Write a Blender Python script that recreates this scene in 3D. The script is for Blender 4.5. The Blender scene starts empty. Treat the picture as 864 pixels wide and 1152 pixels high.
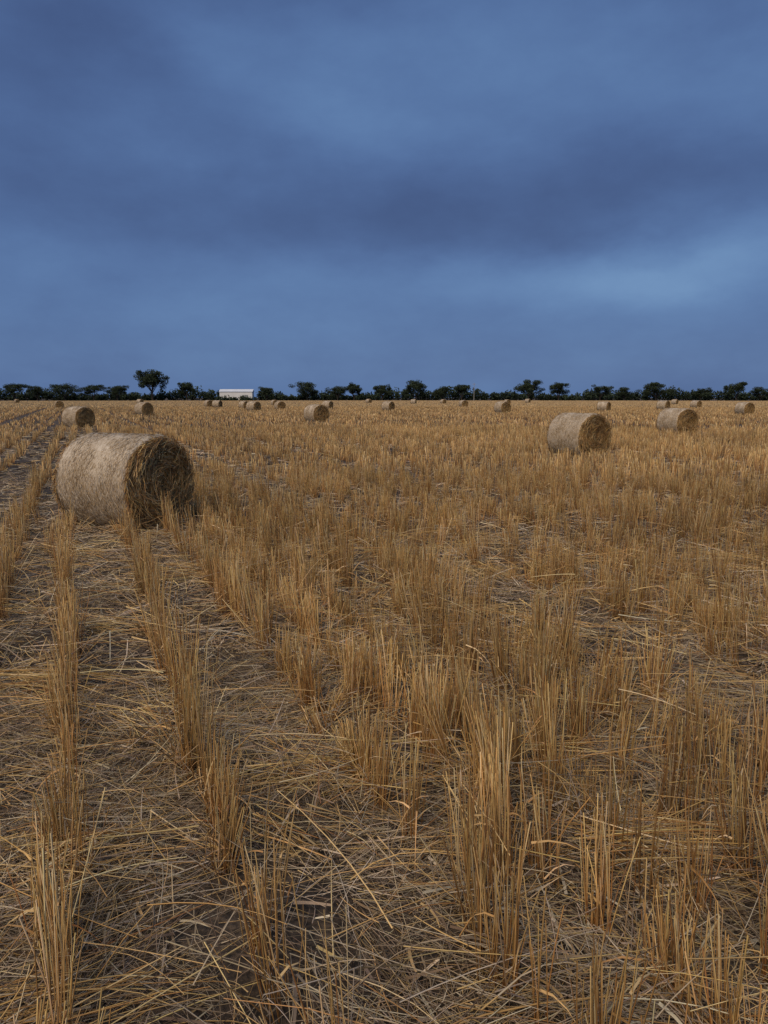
import bpy, math, random
import numpy as np
from mathutils import Vector
rng=np.random.default_rng(7); random.seed(7)
scene=bpy.context.scene
scene.view_settings.view_transform='Standard'; scene.view_settings.look='None'
scene.view_settings.exposure=0
R=math.radians
# ---------------------------------------------------------------- helpers
def mesh_np(name,V,F,C=None,mat_idx=None):
    me=bpy.data.meshes.new(name)
    V=np.asarray(V,np.float32); F=np.asarray(F,np.int32)
    me.vertices.add(len(V)); me.vertices.foreach_set("co",V.ravel())
    me.loops.add(F.size); me.loops.foreach_set("vertex_index",F.ravel())
    me.polygons.add(len(F)); me.polygons.foreach_set("loop_start",np.arange(len(F),dtype=np.int32)*4)
    if mat_idx is not None: me.polygons.foreach_set("material_index",np.asarray(mat_idx,np.int32))
    me.update(calc_edges=True)
    if C is not None:
        a=me.color_attributes.new("col",'FLOAT_COLOR','POINT')
        C4=np.ones((len(V),4),np.float32); C4[:,:3]=C
        a.data.foreach_set("color",C4.ravel())
    me.validate()
    return me
def obj(name,me,mats=(),parent=None,loc=None,rot=None):
    o=bpy.data.objects.new(name,me); scene.collection.objects.link(o)
    for m in mats: 
        if me is not None and m.name not in me.materials: me.materials.append(m)
    if parent: o.parent=parent
    if loc: o.location=loc
    if rot: o.rotation_euler=rot
    return o
def norm(a): return a/np.maximum(np.linalg.norm(a,axis=1,keepdims=True),1e-9)
def straws(P,D,L,W,B,col0,col1,segs=2,sides=3,taper=0.6):
    """P base, D unit dir, L length, W width, B bend vector; returns V,F,C"""
    n=len(P); D=norm(D); L=L.reshape(-1,1); W=W.reshape(-1,1)
    ref=norm(rng.normal(size=(n,3)))
    S1=norm(np.cross(D,ref)); S2=np.cross(D,S1)
    rings=[];cols=[]
    m=sides if sides>=3 else 2
    for k in range(segs+1):
        t=k/segs
        c=P+D*L*t+B*(t*t)
        w=W*0.5*(1-(1-taper)*t)
        if sides>=3:
            for j in range(sides):
                a=2*math.pi*j/sides
                rings.append(c+(S1*math.cos(a)+S2*math.sin(a))*w)
        else:
            rings.append(c-S1*w); rings.append(c+S1*w)
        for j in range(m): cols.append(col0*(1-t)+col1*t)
    V=np.stack(rings,1).reshape(-1,3); C=np.stack(cols,1).reshape(-1,3)
    nv=(segs+1)*m; base=(np.arange(n)*nv).reshape(-1,1)
    f=[]
    for k in range(segs):
        if sides>=3:
            for j in range(sides):
                j2=(j+1)%sides
                f.append([k*m+j,k*m+j2,(k+1)*m+j2,(k+1)*m+j])
        else: f.append([k*m,k*m+1,(k+1)*m+1,(k+1)*m])
    f=np.array(f); F=(base[:,None,:]+f[None,:,:]).reshape(-1,4)
    return V,F,C
class Acc:
    def __init__(s): s.V=[];s.F=[];s.C=[];s.M=[];s.n=0
    def add(s,V,F,C,m=0):
        s.V.append(V); s.F.append(F+s.n); s.C.append(C); s.M.append(np.full(len(F),m)); s.n+=len(V)
    def get(s): return np.concatenate(s.V),np.concatenate(s.F),np.concatenate(s.C),np.concatenate(s.M)
def nodes(name):
    m=bpy.data.materials.new(name); m.use_nodes=True
    nt=m.node_tree; return m,nt,nt.nodes["Principled BSDF"]
def smooth2(x,y,s,seed):
    r=np.random.default_rng(seed); v=0
    for i in range(7):
        a=r.uniform(0,6.28); f=r.uniform(.5,1.6)/s; v=v+np.sin((x*np.cos(a)+y*np.sin(a))*f*6.28+r.uniform(0,6.28))
    return v/3.0
# ---------------------------------------------------------------- materials
def attr_mat(name,rough=.6,spec=.3,trans=0.0):
    m,nt,p=nodes(name)
    a=nt.nodes.new("ShaderNodeAttribute"); a.attribute_name="col"
    n=nt.nodes.new("ShaderNodeTexNoise"); n.inputs["Scale"].default_value=35
    mr=nt.nodes.new("ShaderNodeMapRange"); mr.inputs[3].default_value=.75; mr.inputs[4].default_value=1.2
    vm=nt.nodes.new("ShaderNodeVectorMath"); vm.operation='SCALE'
    tc=nt.nodes.new("ShaderNodeTexCoord")
    nt.links.new(tc.outputs["Object"],n.inputs["Vector"])
    nt.links.new(n.outputs[0],mr.inputs[0]); nt.links.new(a.outputs["Color"],vm.inputs[0]); nt.links.new(mr.outputs[0],vm.inputs["Scale"])
    nt.links.new(vm.outputs[0],p.inputs["Base Color"])
    p.inputs["Roughness"].default_value=rough; p.inputs["Specular IOR Level"].default_value=spec
    return m
straw_mat=attr_mat("straw",.55,.30)
litter_mat=attr_mat("dry_straw_litter",.7,.2)
leaf_mat=attr_mat("foliage",.8,.1)
def simple(name,col,rough=.8,scale=3,var=.25,bump=0):
    m,nt,p=nodes(name)
    n=nt.nodes.new("ShaderNodeTexNoise"); n.inputs["Scale"].default_value=scale; n.inputs["Detail"].default_value=6
    tc=nt.nodes.new("ShaderNodeTexCoord"); nt.links.new(tc.outputs["Object"],n.inputs["Vector"])
    cr=nt.nodes.new("ShaderNodeValToRGB")
    cr.color_ramp.elements[0].position=.3; cr.color_ramp.elements[1].position=.7
    cr.color_ramp.elements[0].color=tuple(c*(1-var) for c in col)+(1,); cr.color_ramp.elements[1].color=tuple(min(1,c*(1+var)) for c in col)+(1,)
    nt.links.new(n.outputs[0],cr.inputs[0]); nt.links.new(cr.outputs[0],p.inputs["Base Color"])
    p.inputs["Roughness"].default_value=rough
    if bump:
        b=nt.nodes.new("ShaderNodeBump"); b.inputs["Strength"].default_value=bump; nt.links.new(n.outputs[0],b.inputs["Height"]); nt.links.new(b.outputs[0],p.inputs["Normal"])
    return m
# ground
gm,nt,p=nodes("stubble_soil")
tc=nt.nodes.new("ShaderNodeTexCoord")
n1=nt.nodes.new("ShaderNodeTexNoise"); n1.inputs["Scale"].default_value=1.3; n1.inputs["Detail"].default_value=8
n2=nt.nodes.new("ShaderNodeTexNoise"); n2.inputs["Scale"].default_value=45; n2.inputs["Detail"].default_value=8
for n in (n1,n2): nt.links.new(tc.outputs["Object"],n.inputs["Vector"])
c1=nt.nodes.new("ShaderNodeValToRGB"); e=c1.color_ramp.elements
e[0].position=.35; e[0].color=(.035,.025,.018,1); e[1].position=.7; e[1].color=(.13,.095,.065,1)
c2=nt.nodes.new("ShaderNodeValToRGB"); e=c2.color_ramp.elements
e[0].position=.38; e[0].color=(.35,.33,.3,1); e[1].position=.62; e[1].color=(1.3,1.25,1.15,1)
mx=nt.nodes.new("ShaderNodeMix"); mx.data_type='RGBA'; mx.blend_type='MULTIPLY'; mx.inputs[0].default_value=1
nt.links.new(n1.outputs[0],c1.inputs[0]); nt.links.new(n2.outputs[0],c2.inputs[0])
nt.links.new(c1.outputs[0],mx.inputs[6]); nt.links.new(c2.outputs[0],mx.inputs[7]); nt.links.new(mx.outputs[2],p.inputs["Base Color"])
b=nt.nodes.new("ShaderNodeBump"); b.inputs["Strength"].default_value=.8; b.inputs["Distance"].default_value=.02
nt.links.new(n2.outputs[0],b.inputs["Height"]); nt.links.new(b.outputs[0],p.inputs["Normal"]); p.inputs["Roughness"].default_value=.95
# ---------------------------------------------------------------- ground
th=R(22.4); pu=np.array([math.cos(th),math.sin(th)]); ps=np.array([-math.sin(th),math.cos(th)])
def ground_h(x,y):
    r=np.hypot(x,y)
    fade=np.clip(1-r/60,0,1)
    return fade*(0.022*smooth2(x,y,2.2,3)+.010*smooth2(x,y,.5,4))
gx=np.concatenate([-np.geomspace(4000,12,40),np.linspace(-11.9,11.9,200),np.geomspace(12,4000,40)])
gy=np.concatenate([-np.geomspace(4000,2,24),np.linspace(-1.9,22,220),np.geomspace(22.2,6000,50)])
GX,GY=np.meshgrid(gx,gy); GZ=ground_h(GX,GY)
V=np.stack([GX,GY,GZ],-1).reshape(-1,3); nx=len(gx); ny=len(gy)
i,j=np.meshgrid(np.arange(nx-1),np.arange(ny-1)); a=(j*nx+i).ravel()
F=np.stack([a,a+1,a+nx+1,a+nx],1)
g=obj("ground",mesh_np("ground",V,F),[gm]); g.data.polygons.foreach_set("use_smooth",[True]*len(F))
# ---------------------------------------------------------------- bales
BALES=[(-3.29,9.38,-27),(-16.2,39.5,-33),(-22.2,69,-40),(-50,115,-60),(-29.6,126,-50),(-27,121,-20),(-20,107,-45),
(-15.2,87,-35),(-13.8,99,-60),(-4.45,49,-52),(-8,106,-30),(.5,92,-40),(13.4,126,-70),(12.2,77,-62),(5.42,20.7,-59),
(25.6,87,-40),(12.75,32.4,-66),(37,99,-50),(33.8,70,-72),(48,115,-60),(44,229,-40),(15.5,196,-60),(-4.3,210,-50),(7.5,190,-20),(-22,150,-60),(-108,220,-45),
(70,180,-50),(-62,190,-30),(28,170,-70)]
RAD=.61; LEN=1.13
def clear_of_bales(x,y,extra=0.0):
    ok=np.ones(len(x),bool)
    for bx,by,an in BALES[:20]:
        a=R(an); dx=x-bx; dy=y-by
        l=dx*math.cos(a)+dy*math.sin(a); w=-dx*math.sin(a)+dy*math.cos(a)
        ok&=~((abs(l)<LEN/2+.16+extra)&(abs(w)<RAD*.8+extra))
    return ok
# ---------------------------------------------------------------- stubble
def palette(n,kind):
    if kind=='stalk':
        base=np.array([[.66,.43,.165],[.76,.54,.235],[.52,.30,.108],[.84,.66,.36],[.38,.205,.078]]); w=[.31,.27,.17,.13,.12]
    elif kind=='litter':
        base=np.array([[.42,.33,.225],[.29,.22,.15],[.60,.50,.36],[.15,.105,.07],[.58,.40,.18]]); w=[.28,.23,.17,.16,.16]
    c=base[rng.choice(len(base),n,p=w)]
    return c*rng.uniform(.72,1.2,(n,1))*rng.uniform(.95,1.05,(n,3))
u=1.02; k=0
left=[]
while u>-150:
    if k%6!=4: left.append(u)
    u-=.52+rng.uniform(-.04,.04); k+=1
left=[1.02,.46,-.17,-.70]+[q for q in left if q<-1.1]
right=[]; u=1.40; k=0
while u<170:
    if k%8!=5: right.append(u)
    u+=.345+rng.uniform(-.035,.035); k+=1
rows=np.array(left+right)
row_h=np.clip(rng.normal(1,.10,len(rows)),.72,1.2); row_t=np.clip(rng.normal(1,.09,len(rows)),.78,1.2)
AZ=R(43)
def clumps(r0,r1,step,drop=.10,jit=.03):
    out=[]
    for ri,u in enumerate(rows):
        if abs(u)>r1: continue
        sm=math.sqrt(r1*r1-u*u)
        s=np.arange(-sm,sm,step); s=s+rng.uniform(-.5,.5,len(s))*step
        uu=u+rng.normal(0,jit,len(s))+.035*np.sin(s*.7+u*5)+.02*np.sin(s*2.9+u*9)
        x=uu*pu[0]+s*ps[0]; y=uu*pu[1]+s*ps[1]
        r=np.hypot(x,y); az=np.arctan2(x,y+ .6)
        gap=smooth2(x,y,1.6,31)+.6*smooth2(x,y,.6,32)
        k=(r>r0)&(r<=r1)&(abs(az)<AZ)&(y>.55)&(rng.random(len(s))>drop+.34*np.clip(gap-.5,0,1.4))
        out.append(np.stack([x[k],y[k],np.full(k.sum(),float(ri))],1))
    q=np.concatenate(out)
    m=int(len(q)*.07); qa=q[rng.choice(len(q),m)].copy(); qa[:,:2]+=rng.uniform(-.25,.25,(m,2)); q=np.concatenate([q,qa])
    return q[clear_of_bales(q[:,0],q[:,1],.06)]
acc=Acc()
def grow(q,nmin,nmax,width,segs,sides,spread,leaf=True,hs=1.0,des=0.0):
    x,y=q[:,0],q[:,1]; ri=q[:,2].astype(int); uu=x*pu[0]+y*pu[1]
    sw=np.sin(uu*6.283/3.1+1)*.5+np.sin(uu*6.283/7.3)*.5
    dens=np.clip(.9+.30*smooth2(x,y,3.5,11)+.25*smooth2(x,y,1.0,12)+rng.normal(0,.4,len(x)),.12,1.9)
    hm=np.clip(.345*(1+.16*smooth2(x,y,4,13)+.13*smooth2(x,y,1.1,14)+.12*sw)*row_h[ri]+rng.normal(0,.05,len(x)),.11,.47)*hs
    low=smooth2(x,y,1.9,41)>1.0; hm=np.where(low,hm*.5,hm)
    lean=rng.normal(0,.07,(len(x),2))+np.stack([.07*smooth2(x,y,2.5,15),.07*smooth2(x,y,2.5,16)],1)
    lean+=np.where(low[:,None],rng.normal(0,.6,(len(x),2)),0)
    cnt=np.maximum((dens*rng.uniform(nmin,nmax,len(x))).astype(int),1)
    idx=np.repeat(np.arange(len(x)),cnt); n=len(idx)
    off=rng.normal(0,spread,(n,2)); offs=off[:,:1]*.75*pu+off[:,1:]*1.15*ps
    P=np.zeros((n,3)); P[:,0]=x[idx]+offs[:,0]; P[:,1]=y[idx]+offs[:,1]; P[:,2]=ground_h(P[:,0],P[:,1])-.01
    D=np.ones((n,3)); D[:,:2]=lean[idx]+offs*1.3+rng.normal(0,.055,(n,2))
    wild=rng.random(n)<.09; D[wild,:2]+=rng.normal(0,.5,(wild.sum(),2))
    L=hm[idx]*np.clip(rng.normal(.90,.23,n),.25,1.3)
    B=np.zeros((n,3)); B[:,:2]=rng.normal(0,.014,(n,2)); B[wild,2]-=.05
    tint=((1+.12*smooth2(x,y,6,17)+.06*sw+.12*rng.normal(size=len(x)))*row_t[ri])[idx,None]
    c1=palette(n,'stalk')*tint
    if des: c1=c1*(1-des)+des*np.array([.64,.46,.25])*c1.mean(1,keepdims=True)/.45
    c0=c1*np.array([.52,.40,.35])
    W=width*rng.uniform(.6,1.3,n)
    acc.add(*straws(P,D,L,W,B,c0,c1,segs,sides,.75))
    if leaf:
        k=rng.random(n)<.26; m=k.sum()
        Pl=P[k]+norm(D[k])*L[k,None]*rng.uniform(.05,.65,(m,1))
        Dl=rng.normal(0,1,(m,3)); Dl[:,2]=rng.uniform(-.1,1.5,m)
        Ll=rng.uniform(.06,.2,m); Bl=np.zeros((m,3)); Bl[:,2]=-Ll*rng.uniform(.3,1.0,m)
        c=palette(m,'stalk')*np.array([.85,.8,.85])
        acc.add(*straws(Pl,Dl,Ll,rng.uniform(.004,.009,m),Bl,c,c,3,1,.25))
grow(clumps(0,7,.158),24,50,.0047,3,3,.027)
grow(clumps(7,15,.165),17,36,.006,2,3,.029,True,.93)
grow(clumps(15,40,.20),9,18,.012,1,1,.038,False,.82,.12)
grow(clumps(40,130,.42),3,6,.04,1,1,.09,False,.66,.25)
n=330000
r=np.sqrt(rng.uniform(130**2,390**2,n)); az=rng.uniform(-AZ,AZ,n)
P=np.stack([r*np.sin(az),r*np.cos(az),np.zeros(n)],1)
D=np.ones((n,3)); D[:,:2]=rng.normal(0,.2,(n,2))
c1=palette(n,'stalk')*.5+.5*np.array([.62,.45,.26])*rng.uniform(.8,1.1,(n,1))
acc.add(*straws(P,D,rng.uniform(.08,.24,n),rng.uniform(.08,.2,n),np.zeros((n,3)),c1*.8,c1,1,1,.6))
V,F,C,M=acc.get()
obj("stubble",mesh_np("stubble",V,F,C),[straw_mat])
print("stubble faces",len(F))
# ---------------------------------------------------------------- loose straw litter
acc=Acc()
def litter(r0,r1,dens,wid,lmin,lmax,segs,sides,zmax,tilt=.10,pw=2.2,gold=False):
    n=int(dens*AZ*(r1*r1-r0*r0))
    r=np.sqrt(rng.uniform(r0*r0,r1*r1,n)); az=rng.uniform(-AZ,AZ,n)
    x=r*np.sin(az); y=r*np.cos(az)
    k=(y>.5)&(rng.random(n)<np.clip(.68+.42*smooth2(x,y,1.2,21),.15,1)); x=x[k];y=y[k]; n=len(x)
    heap=np.clip(.6+.5*smooth2(x,y,.8,23),.15,1.6)
    z=ground_h(x,y)+rng.random(n)**pw*zmax*heap+.004
    P=np.stack([x,y,z],1); a=rng.normal(0,.75,n)+1.6*smooth2(x,y,1.3,24); q=rng.random(n)<.35; a[q]=rng.uniform(0,6.283,q.sum())
    D=np.stack([np.cos(a),np.sin(a),rng.normal(0,tilt,n)],1)
    L=rng.uniform(lmin,lmax,n)*rng.uniform(.5,1,n)
    B=rng.normal(0,.22,(n,3))*L[:,None]; B[:,2]=-np.abs(B[:,2])*.4
    B[:,2]=np.maximum(B[:,2],-(z)*.8)
    c=palette(n,'stalk' if gold else 'litter')*(1+.18*smooth2(x,y,.9,27))[:,None]
    if gold: c=c*np.array([.9,.9,.98])
    Q=P-norm(D)*L[:,None]/2*np.array([1,1,.5]); Q[:,2]=np.maximum(Q[:,2],ground_h(Q[:,0],Q[:,1])+.002)
    acc.add(*straws(Q,D,L,wid*rng.uniform(.5,1.5,n),B,c,c*rng.uniform(.85,1.15,(n,1)),segs,sides,.6))
litter(.8,4.5,2400,.0026,.08,.42,3,3,.06)
litter(.8,4.5,900,.0032,.12,.6,4,3,.18,.25,1.1)
litter(.8,5.0,150,.0042,.2,.6,4,3,.19,.2,.9,True)
litter(.8,5.5,260,.0085,.08,.32,3,1,.10,.25)
litter(4.5,9,1000,.0042,.1,.45,2,1,.07,.15)
litter(4.5,9,360,.0052,.12,.55,3,1,.18,.28,1.1)
litter(5,10,60,.0055,.2,.6,3,1,.18,.2,.9,True)
litter(9,18,330,.008,.1,.5,2,1,.09,.2)
litter(18,40,60,.02,.2,.6,1,1,.08)
n=620; r=np.sqrt(rng.uniform(1,8**2,n)); az=rng.uniform(-AZ,AZ,n)
x=r*np.sin(az); y=r*np.cos(az); a=rng.uniform(0,6.283,n)
P=np.stack([x,y,rng.uniform(.03,.26,n)],1); D=np.stack([np.cos(a),np.sin(a),rng.normal(.10,.2,n)],1)
L=rng.uniform(.3,.75,n); B=rng.normal(0,.12,(n,3))*L[:,None]; B[:,2]=-L*rng.uniform(0,.22,n)
c=palette(n,'stalk')
acc.add(*straws(P,D,L,rng.uniform(.003,.006,n),B,c,c,5,3,.6))
nb=80; r=np.sqrt(rng.uniform(1.6**2,9**2,nb)); az=rng.uniform(-AZ,AZ,nb)
bun=[(r[i]*math.sin(az[i]),r[i]*math.cos(az[i]),rng.uniform(-60,60),int(rng.uniform(15,45)),rng.uniform(.3,.55)) for i in range(nb)]
bun+=[(-1.9,4.0,8,60,.6),(.95,2.45,5,50,.65),(.75,3.1,0,30,.6)]
for (bx,by,an,cnt,ln) in bun:
    a=R(an)+rng.normal(0,.22,cnt); P=np.stack([bx+rng.normal(0,.14,cnt),by+rng.normal(0,.06,cnt),rng.uniform(.02,.14,cnt)],1)
    D=np.stack([np.cos(a),np.sin(a),rng.normal(0,.08,cnt)],1); L=rng.uniform(.4,1,cnt)*ln; B=rng.normal(0,.06,(cnt,3)); B[:,2]=-.03
    c=palette(cnt,'stalk')*.9
    acc.add(*straws(P-D*L[:,None]/2,D,L,rng.uniform(.003,.007,cnt),B,c,c,4,3,.6))
for bx,by,an in [BALES[0],BALES[14],BALES[16],BALES[1],BALES[9]]:
    n=2600; a=rng.uniform(0,6.283,n); rr=.45+rng.gamma(2,.17,n)
    x=bx+np.cos(a)*rr*1.1; y=by+np.sin(a)*rr; z=ground_h(x,y)+rng.random(n)**2*.10+.003
    b2=rng.uniform(0,6.283,n); D=np.stack([np.cos(b2),np.sin(b2),rng.normal(0,.2,n)],1); L=rng.uniform(.08,.35,n)
    c=palette(n,'litter')*1.05
    acc.add(*straws(np.stack([x,y,z],1),D,L,rng.uniform(.003,.008,n),rng.normal(0,.03,(n,3)),c,c,2,1,.6))
V,F,C,M=acc.get()
obj("loose_straw",mesh_np("loose_straw",V,F,C),[litter_mat])
# ---------------------------------------------------------------- bale mesh
wrap,nt,p=nodes("bale_net_wrap")
tc=nt.nodes.new("ShaderNodeTexCoord")
mp=nt.nodes.new("ShaderNodeMapping"); mp.inputs["Scale"].default_value=(60,14,14)
n1=nt.nodes.new("ShaderNodeTexNoise"); n1.inputs["Scale"].default_value=1.6; n1.inputs["Detail"].default_value=7
n2=nt.nodes.new("ShaderNodeTexNoise"); n2.inputs["Scale"].default_value=3; n2.inputs["Detail"].default_value=5
nt.links.new(tc.outputs["Object"],mp.inputs[0]); nt.links.new(mp.outputs[0],n1.inputs["Vector"]); nt.links.new(tc.outputs["Object"],n2.inputs["Vector"])
cr=nt.nodes.new("ShaderNodeValToRGB"); e=cr.color_ramp.elements
e[0].position=.36; e[0].color=(.17,.115,.06,1); e[1].position=.60; e[1].color=(.62,.53,.41,1)
e2=cr.color_ramp.elements.new(.46); e2.color=(.40,.305,.19,1)
ad=nt.nodes.new("ShaderNodeMath"); ad.operation='MULTIPLY_ADD'; ad.inputs[1].default_value=.5; 
ms=nt.nodes.new("ShaderNodeMath"); ms.operation='MULTIPLY_ADD'; ms.inputs[1].default_value=.65; ms.inputs[2].default_value=-.05
nt.links.new(n1.outputs[0],ms.inputs[0]); nt.links.new(n2.outputs[0],ad.inputs[0]); nt.links.new(ms.outputs[0],ad.inputs[2])
nt.links.new(ad.outputs[0],cr.inputs[0]); nt.links.new(cr.outputs[0],p.inputs["Base Color"]); p.inputs["Roughness"].default_value=.75
b=nt.nodes.new("ShaderNodeBump"); b.inputs["Strength"].default_value=.8; b.inputs["Distance"].default_value=.025
nt.links.new(n1.outputs[0],b.inputs["Height"]); nt.links.new(b.outputs[0],p.inputs["Normal"])
core=simple("bale_straw_core",(.12,.075,.036),.95,22,.5,.8)
def bale_mesh(seed):
    global rng
    keep=rng; rng=np.random.default_rng(seed)
    prof=[(-LEN/2,.0),(-LEN/2,.25),(-LEN/2,.48),(-LEN/2+.008,RAD-.05),(-LEN/2+.03,RAD-.012)]
    xs=np.linspace(-LEN/2+.06,LEN/2-.06,14)
    prof+= [(x,RAD+.006*math.sin(x*9+seed)) for x in xs]
    prof+=[(LEN/2-.03,RAD-.012),(LEN/2-.008,RAD-.05),(LEN/2,.48),(LEN/2,.25),(LEN/2,0)]
    NS=72; V=[]
    for (x,r0) in prof:
        a=np.arange(NS)*2*math.pi/NS
        rr=r0*(1+.012*np.sin(3*a+seed)+.006*np.sin(7*a+x*6)+.004*rng.normal(size=NS)*(r0>.5))
        z=rr*np.sin(a); z=np.where(z<-RAD*.9,-RAD*.9+(z+RAD*.9)*.25,z)
        xx=np.full(NS,x)+ (rng.normal(0,.008,NS) if abs(x)>=LEN/2-.001 and r0>0 else 0)
        V.append(np.stack([xx,rr*np.cos(a),z],1))
    V=np.concatenate(V); F=[];M=[]
    for k in range(len(prof)-1):
        for j in range(NS):
            j2=(j+1)%NS; F.append([k*NS+j,(k+1)*NS+j,(k+1)*NS+j2,k*NS+j2])
            M.append(1 if (k<3 or k>=len(prof)-4) else 0)
    acc=Acc(); F=np.array(F)
    acc.V.append(V);acc.F.append(F);acc.C.append(np.full((len(V),3),.3));acc.M.append(np.array(M));acc.n=len(V)
    for sgn in (1,-1):
        n=7500; rr=np.sqrt(rng.random(n))*(RAD-.02); a=rng.uniform(0,6.283,n)
        ph=(rr/.062+a/6.283)%1.0; ridge=np.clip(np.sin(ph*math.pi),0,1)
        lump=.012*np.sin(a*5+rr*9)+.012*np.sin(a*2+rr*21)
        P=np.stack([np.full(n,sgn*LEN/2)+sgn*(rng.random(n)*.022+ridge*.028+lump),rr*np.cos(a),rr*np.sin(a)],1)
        ta=a+math.pi/2+rng.normal(0,.55,n)
        D=np.stack([sgn*rng.normal(.05,.16,n),np.cos(ta),np.sin(ta)],1)
        L=rng.uniform(.05,.24,n)
        end=P+D*L[:,None]; rad=np.hypot(end[:,1],end[:,2]); L=np.where(rad>RAD+.02,L*.45,L)
        B=-np.stack([np.zeros(n),np.cos(a),np.sin(a)],1)*(L**2/ (2*np.maximum(rr,.12)))[:,None]
        c=palette(n,'stalk')*rng.choice([.42,.75,1.05],n,p=[.28,.40,.32])[:,None]*np.array([.97,.93,.9])
        acc.add(*straws(P,D,L,rng.uniform(.003,.008,n),B,c,c,3,1,.7),2)
        n=300; rr=np.sqrt(rng.random(n))*(RAD-.02); a=rng.uniform(0,6.283,n)
        P=np.stack([np.full(n,sgn*LEN/2),rr*np.cos(a),rr*np.sin(a)],1)
        D=np.stack([sgn*rng.uniform(.2,1,n),rng.normal(0,.8,n),rng.normal(0,.8,n)],1); L=rng.uniform(.04,.16,n)
        B=np.zeros((n,3)); B[:,2]=-L*.4; c=palette(n,'stalk')*.9
        acc.add(*straws(P,D,L,rng.uniform(.002,.005,n),B,c,c,3,1,.7),2)
    n=12000; a=rng.uniform(0,6.283,n); x=rng.uniform(-LEN/2+.02,LEN/2-.02,n); rr=RAD+.004+rng.random(n)*.008
    P=np.stack([x,rr*np.cos(a),rr*np.sin(a)],1); P[:,2]=np.maximum(P[:,2],-RAD*.92)
    t=np.stack([rng.normal(0,.5,n),-np.sin(a),np.cos(a)],1); L=rng.uniform(.02,.09,n)
    B=-np.stack([np.zeros(n),np.cos(a),np.sin(a)],1)*(L**2/(2*RAD))[:,None]
    base=np.array([[.60,.50,.37],[.48,.34,.19],[.25,.16,.08],[.74,.66,.53]])[rng.choice(4,n,p=[.33,.26,.20,.21])]*rng.uniform(.75,1.1,(n,1))
    acc.add(*straws(P,t,L,rng.uniform(.002,.0048,n),B,base,base,1,1,.7),2)
    n=350; a=rng.uniform(-.4,3.5,n); x=rng.uniform(-LEN/2,LEN/2,n)
    P=np.stack([x,RAD*np.cos(a),RAD*np.sin(a)],1); t=np.stack([rng.normal(0,.6,n),np.cos(a)*.5-np.sin(a),np.sin(a)*.5+np.cos(a)],1)
    c=palette(n,'stalk')*.9; acc.add(*straws(P,t,rng.uniform(.02,.07,n),rng.uniform(.002,.004,n),np.zeros((n,3)),c,c,1,1,.7),2)
    V,F,C,M=acc.get(); me=mesh_np("round_bale",V,F,C,M)
    for m in (wrap,core,straw_mat): me.materials.append(m)
    me.polygons.foreach_set("use_smooth",(M==0).tolist())
    rng=keep
    return me
bm=[bale_mesh(s) for s in (1,2,3)]
for i,(x,y,an) in enumerate(BALES):
    o=bpy.data.objects.new("round_straw_bale",bm[i%3]); scene.collection.objects.link(o)
    s={0:1.01,14:1.05,16:1.03}.get(i,random.uniform(1.0,1.08))
    o.scale=(s,s,s)
    o.location=(x,y,RAD*.915*s+float(ground_h(np.array([x]),np.array([y]))[0])-.01)
    o.rotation_euler=(0,0,R(an))
# ---------------------------------------------------------------- trees
bark=simple("bark",(.06,.045,.035),.95,6,.3,.3)
def leaves(acc,cen,rad,n,size,colbase):
    d=norm(rng.normal(size=(n,3))); rr=rng.random(n)**.45
    P=cen+d*rr[:,None]*rad
    D=rng.normal(size=(n,3)); L=size*rng.uniform(.6,1.4,n)
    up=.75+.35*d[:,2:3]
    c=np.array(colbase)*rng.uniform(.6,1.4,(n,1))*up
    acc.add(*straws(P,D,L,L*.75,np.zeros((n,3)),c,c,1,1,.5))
def limb(acc,p0,p1,r0,r1,bend):
    p0=np.array([p0],float);p1=np.array([p1],float); d=p1-p0; L=np.linalg.norm(d,axis=1)
    c=np.array([[.06,.045,.035]])
    V,F,C=straws(p0,d,L,np.array([2*r0]),np.array([bend],float),c,c,6,7,r1/r0); acc.add(V,F,C)
def tree(name,x,y,H,W,trunk=.35,seed=0):
    global rng
    keep=rng; rng=np.random.default_rng(seed)
    ta=Acc(); la=Acc()
    th_=H*trunk
    limb(ta,(0,0,-.1),(rng.normal(0,.3),rng.normal(0,.3),th_),H*.035,H*.022,(.1,0,0))
    nb=8
    for k in range(nb):
        a=2*math.pi*k/nb+rng.uniform(-.3,.3); q=rng.uniform(.45,.95)
        tip=np.array([math.cos(a)*W/2*q*.8,math.sin(a)*W/2*q*.8,th_+(H-th_)*rng.uniform(.3,.8)])
        limb(ta,(0,0,th_*rng.uniform(.75,1)),tip,H*.016,H*.005,(0,0,H*.03))
        for _ in range(4):
            c=tip+rng.normal(0,1,3)*np.array([W*.10,W*.10,H*.07]); c[2]=min(c[2],H*.9)
            rd=np.array([W*.13,W*.13,H*.11])*rng.uniform(.7,1.3)
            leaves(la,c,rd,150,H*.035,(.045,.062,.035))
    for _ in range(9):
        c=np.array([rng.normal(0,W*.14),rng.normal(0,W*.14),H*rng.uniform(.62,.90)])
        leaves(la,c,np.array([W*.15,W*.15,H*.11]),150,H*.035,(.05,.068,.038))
    e=bpy.data.objects.new(name,None); scene.collection.objects.link(e); e.location=(x,y,0)
    V,F,C,M=ta.get(); obj("trunk",mesh_np("trunk",V,F,C),[bark],e)
    V,F,C,M=la.get(); obj("crown",mesh_np("crown",V,F,C),[leaf_mat],e)
    rng=keep
def TX(px,Y): return (px-432)/832*Y*.99
tree("acacia_tree",TX(172,392),392,16,18.5,trunk=.32,seed=31)
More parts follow.
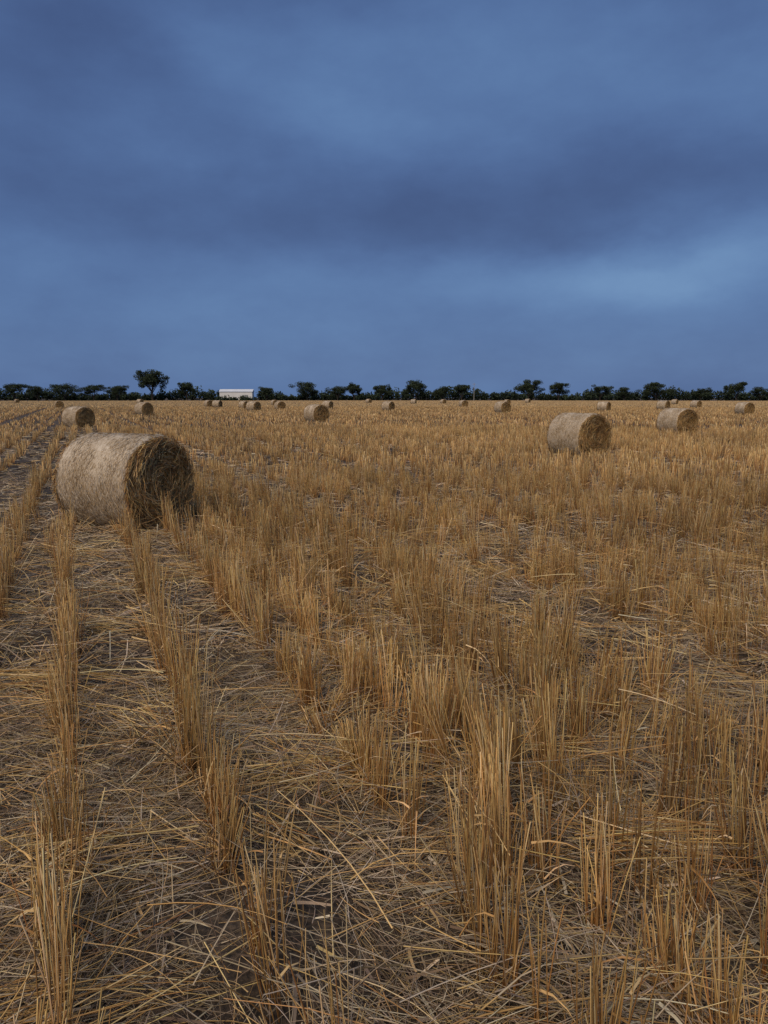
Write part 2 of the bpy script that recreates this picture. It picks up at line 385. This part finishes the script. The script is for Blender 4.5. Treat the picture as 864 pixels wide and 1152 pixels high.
for px,H,W,s in [(212,9.5,9,1),(345,10,16,2),(380,8,11,22),(398,9.4,8,13),(430,8.6,9,14),(467,10.8,13,3),(498,7.6,10,23),(520,8.4,9,15),(594,11,14,4),(626,9.4,12,5),(676,8.4,11,16),(700,7.2,9,24),(739,9.8,16,6),(790,7.0,9,25),(824,9.6,11,7),(856,7.5,10,26),(75,9.4,17,8),(45,8,11,27),(18,8.8,12,9),(105,8.4,12,28),(132,8.2,10,10),(300,7.6,10,29)]:
    tree("tree",TX(px,390),390+rng.uniform(-4,4),H,W,trunk=.2,seed=s)
la=Acc()
for x in np.arange(-420,420,1.9):
    px=432+x/.99/402*832
    h=4.9+1.3*math.sin(x*.05)+.9*math.sin(x*.17+1)+.7*math.sin(x*.41)+rng.uniform(-1.0,1.1)
    h=max(h,2.6)
    if 246<px<288: h=1.8
    for dy in (0,9):
        c=np.array([x+rng.normal(0,1),402+dy+rng.normal(0,2),h*.45])
        t=rng.uniform(.75,1.2)
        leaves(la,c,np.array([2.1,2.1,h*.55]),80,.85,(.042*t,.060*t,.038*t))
V,F,C,M=la.get(); obj("distant_treeline",mesh_np("distant_treeline",V,F,C),[leaf_mat])
# ---------------------------------------------------------------- buildings
white=simple("white_sheet_wall",(.78,.78,.76),.6,.4,.06)
roofm=simple("pale_metal_roof",(.72,.73,.74),.5,.5,.08)
def box(name,parent,c,s,mat):
    x,y,z=[q/2 for q in s]
    V=[(-x,-y,-z),(x,-y,-z),(x,y,-z),(-x,y,-z),(-x,-y,z),(x,-y,z),(x,y,z),(-x,y,z)]
    F=[(0,3,2,1),(4,5,6,7),(0,1,5,4),(1,2,6,5),(2,3,7,6),(3,0,4,7)]
    me=bpy.data.meshes.new(name); me.from_pydata(V,[],F); me.materials.append(mat)
    o=obj(name,me,[],parent,c); return o
e=bpy.data.objects.new("white_warehouse",None); scene.collection.objects.link(e); e.location=(TX(267,388),388,0); e.rotation_euler=(0,0,R(5))
w,d,h=16.5,10,4.6
box("walls",e,(0,0,h/2),(w,d,h),white)
me=bpy.data.meshes.new("roof"); a=w/2+.3; b_=d/2+.3
me.from_pydata([(-a,-b_,h+.003),(a,-b_,h+.003),(a,b_,h+.003),(-a,b_,h+.003),(-a,0,h+1.3),(a,0,h+1.3)],[],[(0,3,2,1),(0,1,5,4),(2,3,4,5),(0,4,3),(1,2,5)]); me.materials.append(roofm); obj("roof",me,[],e)
box("sliding_door",e,(4.5,-d/2-.04,1.5),(3.2,.08,3.0),simple("grey_door",(.35,.36,.37),.6,1,.1))
la=Acc()
for k in range(18):
    leaves(la,np.array([-9+k*1.05+rng.normal(0,.3),-7+rng.normal(0,.5),.8]),np.array([1.1,1.1,rng.uniform(.7,2.1)]),70,.6,(.042,.06,.036))
V,F,C,M=la.get(); s=obj("shrub_hedge",mesh_np("shrub_hedge",V,F,C),[leaf_mat]); s.location=e.location
e=bpy.data.objects.new("utility_pole",None); scene.collection.objects.link(e); e.location=(TX(533,384),384,0)
ta=Acc(); limb(ta,(0,0,-.1),(0,0,9),.16,.11,(0,0,0)); V,F,C,M=ta.get()
polem=simple("pole_concrete",(.35,.34,.32),.8,2,.1)
obj("pole",mesh_np("pole",V,F,C),[polem],e); box("crossarm",e,(0,-.2,8.4),(2,.12,.14),polem)
# ---------------------------------------------------------------- world
SAZ=R(-150); SEL=R(46)
w=bpy.data.worlds.new("World"); scene.world=w; w.use_nodes=True; nt=w.node_tree; N=nt.nodes; Lk=nt.links
bg=N["Background"]; bg.inputs[1].default_value=.115
tc=N.new("ShaderNodeTexCoord"); sp=N.new("ShaderNodeSeparateXYZ"); Lk.new(tc.outputs["Generated"],sp.inputs[0])
def M(op,a,b=None,c=None):
    m=N.new("ShaderNodeMath"); m.operation=op
    for i,v in enumerate((a,b,c)):
        if v is None: continue
        if isinstance(v,(int,float)): m.inputs[i].default_value=v
        else: Lk.new(v,m.inputs[i])
    return m.outputs[0]
az=M('MULTIPLY',M('ARCTAN2',sp.outputs[0],sp.outputs[1]),57.3)
el=M('MULTIPLY',M('ARCSINE',sp.outputs[2]),57.3)
def noise(scale,vs,detail=6,rough=.55,off=0):
    mp=N.new("ShaderNodeMapping"); mp.inputs["Scale"].default_value=vs; mp.inputs["Location"].default_value=(off,off*.7,off*.3)
    Lk.new(tc.outputs["Generated"],mp.inputs[0]); n=N.new("ShaderNodeTexNoise")
    n.inputs["Scale"].default_value=scale; n.inputs["Detail"].default_value=detail; n.inputs["Roughness"].default_value=rough
    Lk.new(mp.outputs[0],n.inputs["Vector"]); return M('SUBTRACT',n.outputs[0],.5)
wa=noise(3,(1,1,2.2),5,.5,1.3); wb=noise(3,(1,1,2.2),6,.55,7.1); fine=noise(4.6,(1,1,2.0),8,.58,3.7); big=noise(1.6,(1,1,2.4),4,.5,9.2)
azw=M('MULTIPLY_ADD',wa,24,az); elw=M('MULTIPLY_ADD',wb,6.5,el)
def G(a0,e0,sa,se,amp,tilt=0,shp=2):
    da=M('SUBTRACT',azw,a0); de=M('SUBTRACT',elw,e0)
    de=M('MULTIPLY_ADD',da,-tilt,de)
    q=M('ADD',M('POWER',M('DIVIDE',M('ABSOLUTE',da),sa),2),M('POWER',M('DIVIDE',M('ABSOLUTE',de),se),shp))
    return M('MULTIPLY',M('EXPONENT',M('MULTIPLY',q,-1)),amp)
val=M('ADD',.45,M('MULTIPLY',fine,.36)); val=M('ADD',val,M('MULTIPLY',big,.20))
for gb in [(-8,12.6,34,2.4,-.13,-.05),(14,14.4,18,2.9,-.19,-.03),(20,9.4,17,2.0,.24,.02),(-5,20.5,10,3.6,.12,-.3),(14,24,14,3.5,.05,0),(-24,24,14,5,-.15,0),(6,5.5,40,3,.04,0),(0,28,34,3,-.08,0)]:
    val=M('ADD',val,G(*gb))
val=M('ADD',val,M('MULTIPLY',M('MAXIMUM',M('SUBTRACT',el,30),0),.008))
cr=N.new("ShaderNodeValToRGB"); Lk.new(val,cr.inputs[0]); cr.color_ramp.interpolation='B_SPLINE'
e=cr.color_ramp.elements; e[0].position=0; e[0].color=(.032,.053,.135,1); e[1].position=1; e[1].color=(.23,.38,.57,1)
for pz,cc in [(.25,(.050,.087,.205)),(.45,(.077,.142,.310)),(.68,(.125,.230,.425))]:
    q=e.new(pz); q.color=cc+(1,)
sc=N.new("ShaderNodeVectorMath"); sc.operation='SCALE'; Lk.new(cr.outputs[0],sc.inputs[0]); sc.inputs["Scale"].default_value=9.6
sky=N.new("ShaderNodeTexSky"); sky.sky_type='NISHITA'; sky.sun_disc=False; sky.sun_elevation=SEL; sky.sun_rotation=SAZ
mx=N.new("ShaderNodeMix"); mx.data_type='RGBA'; mx.inputs[0].default_value=.96
Lk.new(sky.outputs[0],mx.inputs[6]); Lk.new(sc.outputs[0],mx.inputs[7]); Lk.new(mx.outputs[2],bg.inputs[0])
sd=bpy.data.lights.new("sun",'SUN'); sd.energy=2.5; sd.angle=R(40); sd.color=(1,.79,.54)
so=bpy.data.objects.new("sun",sd); scene.collection.objects.link(so)
dv=Vector((math.sin(SAZ)*math.cos(SEL),math.cos(SAZ)*math.cos(SEL),math.sin(SEL)))
so.rotation_euler=dv.to_track_quat('Z','Y').to_euler(); so.location=(0,0,30)
# ---------------------------------------------------------------- camera
cd=bpy.data.cameras.new("camera"); cd.sensor_fit='VERTICAL'; cd.sensor_height=36; cd.lens=26; cd.clip_end=9000; cd.clip_start=.05
co=bpy.data.objects.new("camera",cd); scene.collection.objects.link(co); co.location=(0,0,1.65); co.rotation_euler=(R(90-8.8),0,0)
scene.camera=co
